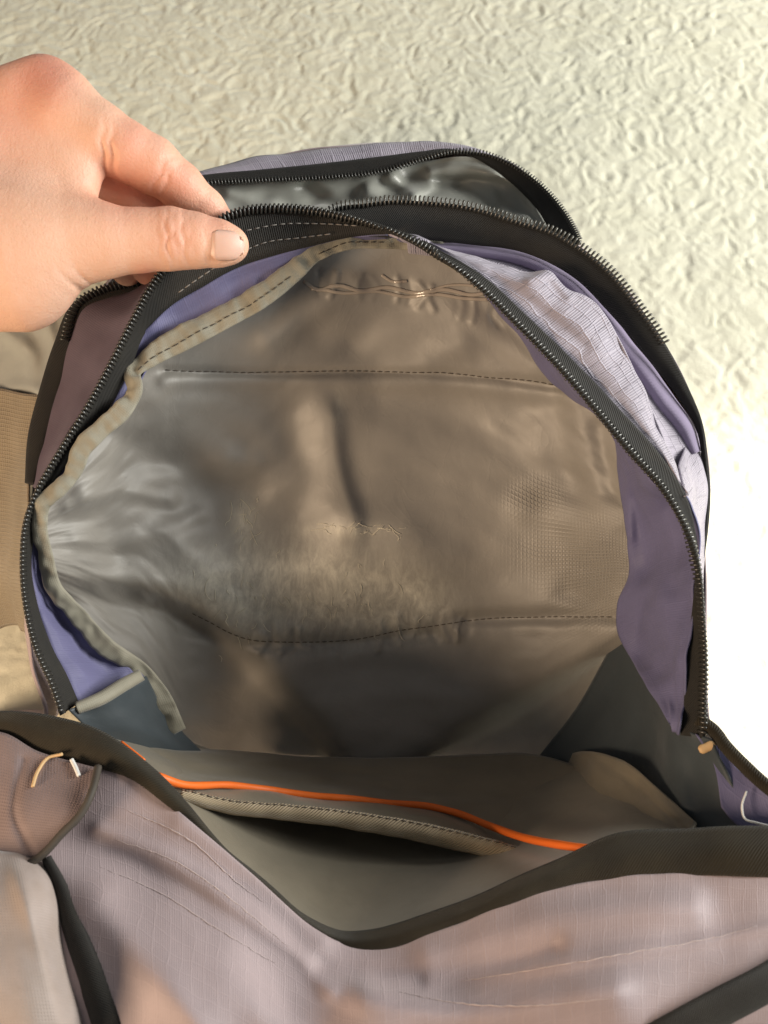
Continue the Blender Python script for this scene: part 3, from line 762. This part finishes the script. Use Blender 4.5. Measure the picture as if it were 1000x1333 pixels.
# turned-under gusset wall behind the fold
fb2 = fb.copy(); pc = spl([(540,322,.457),(590,328,.458),(640,336,.458),(690,350,.457),(730,372,.456),(765,402,.455),(800,446,.453),(835,492,.452),(866,535,.451),(892,570,.450),(905,600,.450),(910,650,.450)], 200)
fm = (fb2 + pc) / 2; fm[:, :2] += (np.array([480, 640]) - fm[:, :2]) * .03; fm[:, 2] += .004
loft('gusset_fold', [fb2, fm, pc], 200, 12, MAT['ripstop'], bag, .0010)
loft('side_wall', [[(884,606,.428),(887,620,.420),(896,655,.413),(904,700,.408),(912,745,.404),(917,800,.401)], [(898,572,.453),(907,610,.444),(912,660,.436),(912,710,.430),(914,745,.422),(918,800,.41)], [(914,552,.455),(922,600,.456),(924,640,.456),(919,700,.452),(914,745,.44),(919,800,.43)]],
     60, 24, MAT['ripstop'], bag, .001, [(.02, .02, .0012)], [([(880,572),(900,566),(915,560)], 4, -.002)])

# left flank of the same compartment
z2l = [(230,356,.452,10),(205,366,.454,11),(182,376,.455,12),(140,385,.456,13),(104,404,.455,13),(84,450,.452,14),(66,510,.446,15),(50,570,.438,14),(40,630,.428,8)]
zl = ribbon('front_zipper', z2l, MAT['black'], bag, 120, .002, 7, .0012)
cl = spl([(p[0] - 2, p[1] - (10 if p[0] > 100 else 0), p[2]) for p in z2l[1:6]], 80)
A = W(cl); tt, ss, uu = frames(A)
teeth('zipper_teeth', A + uu * .0008, ss, MAT['coil'], zl, pitch=.0023, length=.0042, r=.0006, rise=.001)
wa = spl([(p[0], p[1], p[2] + .002) for p in z2l], 120)
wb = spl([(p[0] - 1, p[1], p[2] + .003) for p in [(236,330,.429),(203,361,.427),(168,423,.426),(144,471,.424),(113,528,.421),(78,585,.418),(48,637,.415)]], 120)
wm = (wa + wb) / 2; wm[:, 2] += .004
loft('side_wall', [wa, wm, wb], 120, 20, MAT['purple_shaded'], bag, .001, [(.02, .02, .0015)])
# side pocket with honeycomb cloth
loft('side_pocket_lining', [[(-130,400,.545),(-30,410,.490),(60,400,.468),(100,398,.464)], [(-130,440,.545),(-30,450,.490),(50,448,.472),(88,440,.462)], [(-130,500,.545),(-10,495,.488),(40,495,.474),(72,498,.458)], [(-130,540,.55),(-10,530,.494),(34,530,.476),(62,530,.454)]],
     60, 50, MAT['pocket_grey'], bag, .001, [(.02, .03, .002)], [([(0,430),(40,460),(45,510)], 13, .006), ([(60,420),(72,470),(62,515)], 11, .006), ([(0,515),(30,505),(62,512)], 10, .004), ([(-40,420),(-20,500)], 14, .005)])
loft('side_pocket', [[(-130,512,.535),(0,506,.476),(30,512,.466),(66,515,.452)], [(-120,600,.560),(-10,600,.486),(24,600,.468),(48,590,.440)], [(-110,690,.575),(-15,690,.492),(12,690,.462),(34,680,.420)], [(-100,760,.585),(-35,780,.515),(4,780,.482),(31,780,.420)], [(-90,800,.590),(-40,830,.550),(10,815,.51),(40,830,.43)]],
     60, 70, MAT['honey'], bag, .0012, [(.03, .03, .0025)])

# --- front pocket behind
z3 = [(240,240,.505),(275,237,.508),(340,234,.512),(430,230,.515),(500,222,.517),(550,207,.518),(590,197,.518),(622,198,.517),(662,212,.513),(698,236,.506),(722,260,.498),(742,288,.488),(757,318,.474)]
z3u = [(236,232,.509),(270,227,.512),(335,221,.516),(425,212,.519),(500,203,.521),(548,197,.522),(588,194,.522),(618,206,.518),(650,226,.515),(680,252,.508),(700,274,.501),(714,298,.492),(728,328,.480)]
a3 = spl(z3, 200); u3 = spl(z3u, 200)
z3o = loft('pocket_zipper', [a3, (a3 + u3) / 2, u3], 200, 6, MAT['black'], bag, .0012)
A = W(a3); Sv = A - W(u3); nrm = np.linalg.norm(Sv, axis=1, keepdims=True); tt, ss, uu = frames(A)
teeth('zipper_teeth', A + uu * .0008, ss, MAT['coil'], z3o, pitch=.0020, length=.0032, r=.0005, rise=.0008)
loft('front_pocket', [[(236,238,.514),(340,236,.519),(430,232,.522),(550,210,.526),(620,206,.524),(690,256,.514),(726,320,.488)], [(236,262,.506),(340,258,.520),(430,256,.524),(550,240,.530),(620,236,.528),(680,270,.512),(722,326,.484)], [(236,320,.462),(340,310,.466),(430,305,.468),(550,300,.470),(620,305,.470),(690,330,.466),(735,350,.462)]],
     160, 50, MAT['pocket_grey'], bag, .001, [(.03, .02, .003), (.012, .01, .001)], [([(560,225),(620,222),(672,240),(715,300)], 7, .006), ([(480,250),(520,262),(560,240)], 10, .006), ([(400,245),(430,275)], 14, -.005), ([(600,245),(640,270)], 12, -.005), ([(300,250),(350,270)], 12, .004), ([(510,232),(540,255)], 9, .005)])
top3 = [(225,236,.516),(280,218,.522),(330,204,.526),(380,199,.528),(440,191,.530),(500,186,.531),(560,184,.531),(606,189,.529),(640,201,.525),(662,212,.517)]
low3 = [(236,234,.512),(280,226,.5145),(335,222,.518),(380,218,.520),(430,213,.521),(500,204,.523),(548,198,.524),(588,196,.524),(625,200,.521),(664,214,.515)]
t3 = spl(top3, 160); l3 = spl(low3, 160); m3 = (t3 + l3) / 2; m3[:, 2] -= .002
loft('pocket_top', [t3, m3, l3], 160, 8, MAT['ripstop'], bag, .0012, [(.03, .02, .0012)])

# --- outside shell reaching down to the blanket
ring = [(-60,950,.41),(15,940,.405),(60,938,.412),(45,860,.420),(34,735,.425),(50,610,.452),(90,430,.466),(180,330,.476),(240,240,.52),(285,221,.528),(340,207,.532),(440,195,.536),(560,189,.537),(606,193,.535),(662,216,.522),(720,268,.505),
        (752,318,.480),(800,366,.456),(852,432,.455),(896,512,.457),(919,600,.459),(922,645,.460),(915,710,.455),(917,800,.432),(918,880,.41),(922,950,.396),(960,998,.378),(1005,1040,.364),(1080,1085,.352)]
r0 = spl(ring, 260); rm_ = r0.copy(); rb_ = r0.copy()
cc = np.array([480, 640])
rb_[:, :2] += (cc - rb_[:, :2]) * .05
rb_[:, 2] = blanket_depth(rb_[:, 1]) + .004
rm_[:, :2] += (cc - rm_[:, :2]) * .02
rm_[:, 2] = r0[:, 2] * .5 + rb_[:, 2] * .5
loft('outer_shell', [r0, rm_, rb_], 260, 24, MAT['outer'], bag, .0012, [(.05, .04, .003)])

# --- right corner: edging, zipper stop, thread
loft('corner_gusset', [[(905,955,.393),(928,962,.389),(960,1000,.376),(1000,1032,.362),(1100,1090,.346)], [(925,985,.384),(945,1010,.376),(970,1035,.368),(1010,1060,.358),(1100,1100,.346)], [(940,1050,.370),(955,1070,.366),(980,1085,.360),(1010,1092,.354),(1100,1105,.345)]], 50, 20, MAT['gusset'], bag, .001, [(.02, .02, .001)])
tube('corner_edging', W(spl([(908,936,.394),(928,950,.390),(945,972,.382),(968,996,.373),(1000,1025,.362),(1050,1056,.352),(1100,1080,.346)], 70)), .0030, MAT['brown_black'], bag, 10, .7)
tube('loose_thread', W(spl([(972,1030,.364),(966,1050,.361),(970,1066,.358),(985,1071,.355),(1010,1077,.350)], 40)), .00045, MAT['thread_white'], bag, 6)
V = []
zs = W(spl([(910,977,.386),(920,973,.3855),(931,968,.385)], 12))
tube('zipper_stop', zs, .0021 * np.array([.5, .85, 1, 1, 1, .95, .95, 1, 1, 1, .85, .5]), MAT['thread_tan'], bag, 10, .55)

# cancel the parent's offset for the bag's direct parts (they are modelled in place)
for o in bag.children:
    o.location = tuple(bag_inv)

# ------------------------------------------------------------------ hand
def camspace(p):
    p = np.asarray(p, float)
    return np.array([(p[0] - 500) * K * p[2], (666.5 - p[1]) * K * p[2], p[2]])

def build_hand():
    h = .0009
    lo = np.array([camspace((-420, 300, .40))[0], camspace((0, 470, .40))[1], .352])
    hi = np.array([camspace((345, 0, .42))[0], camspace((0, 40, .41))[1], .475])
    dims = np.ceil((hi - lo) / h).astype(int)
    ax = [lo[i] + h * np.arange(dims[i]) for i in range(3)]
    X, Y, Z = np.meshgrid(*ax, indexing='ij')
    X = X.astype(np.float32); Y = Y.astype(np.float32); Z = Z.astype(np.float32)
    def cone(a, b, za=1.0):
        """rounded cone between (px,py,d,rpx) a and b; za stretches thickness along depth"""
        A = camspace(a); B = camspace(b); ra = a[3] * K * a[2]; rb = b[3] * K * b[2]
        BA = (B - A) * np.array([1, 1, za]); l2 = BA @ BA
        px, py, pz = X - A[0], Y - A[1], (Z - A[2]) * za
        t = np.clip((px * BA[0] + py * BA[1] + pz * BA[2]) / l2, 0, 1)
        dx, dy, dz = px - BA[0] * t, py - BA[1] * t, pz - BA[2] * t
        return np.sqrt(dx * dx + dy * dy + dz * dz) - (ra + (rb - ra) * t)
    def smin(a, b, k):
        hh = np.clip(.5 + .5 * (b - a) / k, 0, 1)
        return b + (a - b) * hh - k * hh * (1 - hh)
    def chain(pts, k=.004, za=1.0):
        d = None
        for a, b in zip(pts[:-1], pts[1:]):
            c = cone(a, b, za); d = c if d is None else smin(d, c, k)
        return d
    # dorsum and wrist
    palm = chain([(62,142,.412,58), (-40,205,.407,66), (-170,260,.400,78), (-300,290,.397,82), (-430,300,.397,86)], .012, 1.5)
    palm = smin(palm, chain([(70,225,.410,62), (-60,262,.404,78), (-180,275,.400,78)], .01, 1.6), .014)
    palm = smin(palm, chain([(96,312,.402,50), (20,322,.400,88), (-90,318,.400,100), (-200,300,.399,88)], .01, 1.35), .016)
    palm = smin(palm, cone((55,112,.408,33), (20,125,.406,36), 1.2), .012)      # index knuckle
    palm = smin(palm, cone((30,372,.404,54), (-60,360,.402,66), 1.2), .014)     # heel of the thumb
    thumb = chain([(80,314,.402,52), (140,314,.404,45), (180,313,.407,40), (222,311,.409,39.5), (252,313,.411,35), (285,317,.4135,29.5), (300,319,.415,24)], .003, 1.15)
    index = chain([(85,150,.411,50), (130,177,.413,41), (165,197,.416,37), (198,214,.421,35), (235,242,.429,29), (270,270,.4375,22), (290,287,.441,16)], .003)
    midf = chain([(60,190,.424,46), (120,228,.431,34), (175,250,.437,31), (215,290,.443,27), (205,340,.445,22), (192,352,.444,19)], .003)
    ring = chain([(30,240,.428,44), (100,262,.436,33), (150,290,.443,29), (172,330,.447,25), (165,352,.448,20)], .003)
    litt = chain([(0,290,.430,40), (60,300,.438,30), (105,320,.446,25), (120,345,.450,20)], .003)
    A1 = smin(palm, thumb, .010)
    # crease rings of the thumb joint, nail fold and web
    def groove(d, c, n, w, depth, rad):
        C0 = camspace(c); n = np.asarray(n, float); n /= np.linalg.norm(n)
        s = (X - C0[0]) * n[0] + (Y - C0[1]) * n[1] + (Z - C0[2]) * n[2]
        wob = .0007 * np.sin((Y - C0[1]) * 620 + c[0])
        r2 = (X - C0[0]) ** 2 + (Y - C0[1]) ** 2 + (Z - C0[2]) ** 2
        return d + depth * np.exp(-((s + wob) / w) ** 2) * np.exp(-r2 / rad ** 2)
    for cx, dep in ((217, .0013), (227, .0007), (237, .0011), (206, .0006), (246, .0004)):
        A1 = groove(A1, (cx, 312, .396), (1, .06, 0), .0009, dep, .0145)
    A1 = groove(A1, (268, 318, .402), (1, .0, 0), .0009, .0006, .009)
    for q, nn in (((108,388,.398), (.8, .6, 0)), ((98,380,.396), (.9, .45, 0)), ((118,372,.396), (.8, .6, 0))):
        A1 = groove(A1, q, nn, .0010, .0011, .010)
    B1 = smin(palm, index, .007)
    for q, nn in (((212,235,.412), (.75, -.5, 0)), ((205,229,.412), (.75, -.5, 0))):
        B1 = groove(B1, q, nn, .0009, .0012, .011)
    # skin folds where the finger leaves the web
    for q, nn in (((128,205,.398), (1, -.15, 0)), ((140,208,.398), (1, -.1, 0))):
        B1 = groove(B1, q, nn, .0012, .0022, .013)
    D = np.minimum(A1, B1)
    for f in (midf, ring, litt):
        D = np.minimum(D, smin(palm, f, .006))
    # naive surface nets
    S = D < 0
    nx, ny, nz = D.shape
    acc = np.zeros((nx - 1, ny - 1, nz - 1, 3), np.float32); cnt = np.zeros((nx - 1, ny - 1, nz - 1), np.float32)
    base = np.stack(np.meshgrid(*[np.arange(k_ - 1, dtype=np.float32) for k_ in D.shape], indexing='ij'), -1)
    cor = [(i, j, k_) for i in (0, 1) for j in (0, 1) for k_ in (0, 1)]
    def cs(A, c): return A[c[0]:nx - 1 + c[0], c[1]:ny - 1 + c[1], c[2]:nz - 1 + c[2]]
    mx = np.zeros((nx - 1, ny - 1, nz - 1), np.int8)
    for c in cor: mx += cs(S, c)
    act = (mx > 0) & (mx < 8)
    ids = np.argwhere(act)
    accv = np.zeros((len(ids), 3)); cn = np.zeros(len(ids))
    for a in cor:
        for axn in range(3):
            if a[axn] == 0:
                b = list(a); b[axn] = 1
                da = D[ids[:, 0] + a[0], ids[:, 1] + a[1], ids[:, 2] + a[2]]; db = D[ids[:, 0] + b[0], ids[:, 1] + b[1], ids[:, 2] + b[2]]
                cr = (da < 0) != (db < 0)
                t = np.where(cr, da / (da - db + 1e-12), 0)
                pt = np.repeat(np.array(a, float)[None], len(ids), 0); pt[:, axn] += t
                accv += pt * cr[:, None]; cn += cr
    vert = (ids + accv / cn[:, None]) * h + lo
    index_of = -np.ones(act.shape, np.int64); index_of[act] = np.arange(len(ids))
    faces = []
    for axn in range(3):
        o1, o2 = (axn + 1) % 3, (axn + 2) % 3
        sl0 = [slice(1, -1)] * 3; sl0[axn] = slice(0, -1); sl1 = list(sl0); sl1[axn] = slice(1, None)
        s0 = S[tuple(sl0)]; s1 = S[tuple(sl1)]
        e = np.argwhere(s0 != s1)
        off = np.ones(3, int); off[axn] = 0
        e0 = e + off
        flip = s0[tuple(e.T)]
        q = []
        for a, b in ((-1, -1), (0, -1), (0, 0), (-1, 0)):
            v = e0.copy(); v[:, o1] += a; v[:, o2] += b
            q.append(index_of[tuple(v.T)])
        q = np.stack(q, 1)
        q[~flip] = q[~flip][:, ::-1]
        faces.append(q)
    faces = np.concatenate(faces); faces = faces[(faces >= 0).all(1)]
    # two smoothing passes
    ed = np.concatenate([faces[:, [0, 1]], faces[:, [1, 2]], faces[:, [2, 3]], faces[:, [3, 0]]])
    for lam in (.5, .5, -.3):
        s = np.zeros_like(vert); n_ = np.zeros(len(vert))
        np.add.at(s, ed[:, 0], vert[ed[:, 1]]); np.add.at(n_, ed[:, 0], 1)
        vert = vert + lam * (s / np.maximum(n_, 1)[:, None] - vert)
    world_v = CAM + RT * vert[:, 0:1] + UP * vert[:, 1:2] + FW * vert[:, 2:3]
    # x right, y up, z forward is left-handed -> reverse faces
    o = mesh_obj('hand', world_v, faces[:, ::-1], MAT['skin'])
    pxy = np.stack([vert[:, 0] / (K * vert[:, 2]) + 500, 666.5 - vert[:, 1] / (K * vert[:, 2])], 1)
    def bl(x, y, r): return np.exp(-((pxy[:, 0] - x) ** 2 + (pxy[:, 1] - y) ** 2) / r ** 2)
    red = .8 * bl(60, 90, 45) + .45 * bl(0, 150, 70) + .35 * bl(228, 312, 30) + .55 * bl(235, 235, 45) + .6 * bl(160, 245, 45) + .45 * bl(285, 285, 25) + .5 * bl(175, 175, 30) + .9 * bl(190, 362, 16)  # knuckle redness, plus reddish shade painted between thumb and index
    a = o.data.attributes.new('red', 'FLOAT', 'POINT'); a.data.foreach_set('value', np.clip(red, 0, .85).astype(np.float32))
    o['label'] = 'bare hand pinching the zipper edge of the open backpack between thumb and forefinger'
    o['category'] = 'hand'
    return o, np.c_[pxy, vert[:, 2]]
hand, hpx = build_hand()

# thumb nail
def near_depth(x, y):
    dd = (hpx[:, 0] - x) ** 2 + (hpx[:, 1] - y) ** 2
    i = np.where(dd < 20)[0]
    return hpx[i, 2].min() if len(i) else np.nan
def build_nail():
    nu, nv = 26, 21
    g = np.zeros((nv, nu, 3))
    for i, a in enumerate(np.linspace(0, 1, nu)):
        hw = 21.0 * (1 - .10 * a) * (1 - max(0, (a - .55) / .45) ** 3.0 * .55) * (1 - max(0, (.3 - a) / .3) ** 2 * .35)
        for j, w in enumerate(np.linspace(-1, 1, nv)):
            x = 272 + 48 * a - 5 * w * w * (a > .5) * (a - .5) * 2 + 3 * w * w * (a < .3) * (1 - a / .3)
            g[j, i] = (x, 318.5 + 2.2 * a + hw * w, 0)
    dz = np.array([[near_depth(*g[j, i, :2]) for i in range(nu)] for j in range(nv)])
    ok = np.isfinite(dz)
    # smooth cylinder-like fit through the skin depth
    A_ = []; B_ = []
    xx = (g[..., 0] - 298) / 25; yy = (g[..., 1] - 319) / 22
    T = np.stack([np.ones_like(xx), xx, yy, xx * xx, yy * yy, xx * yy, xx ** 3, yy ** 4, xx ** 4, xx * xx * yy * yy, xx * yy * yy], -1)
    wgt, *_ = np.linalg.lstsq(T[ok], dz[ok], rcond=None)
    g[..., 2] = T @ wgt - .00055 + .004 * np.clip(np.abs(yy) - .72, 0, 1)
    g[..., 2] += .0014 * np.clip((xx - .62) / .3, 0, 1.2) ** 2
    g[..., 2] += .0016 * np.clip(.14 - (xx + 1) / 2, 0, 1) / .14          # root tucked under the skin fold
    n = sheet_grid('thumb_nail', g, MAT['nail'], hand, .0008)
    n['label'] = 'short pinkish thumb nail'
build_nail()
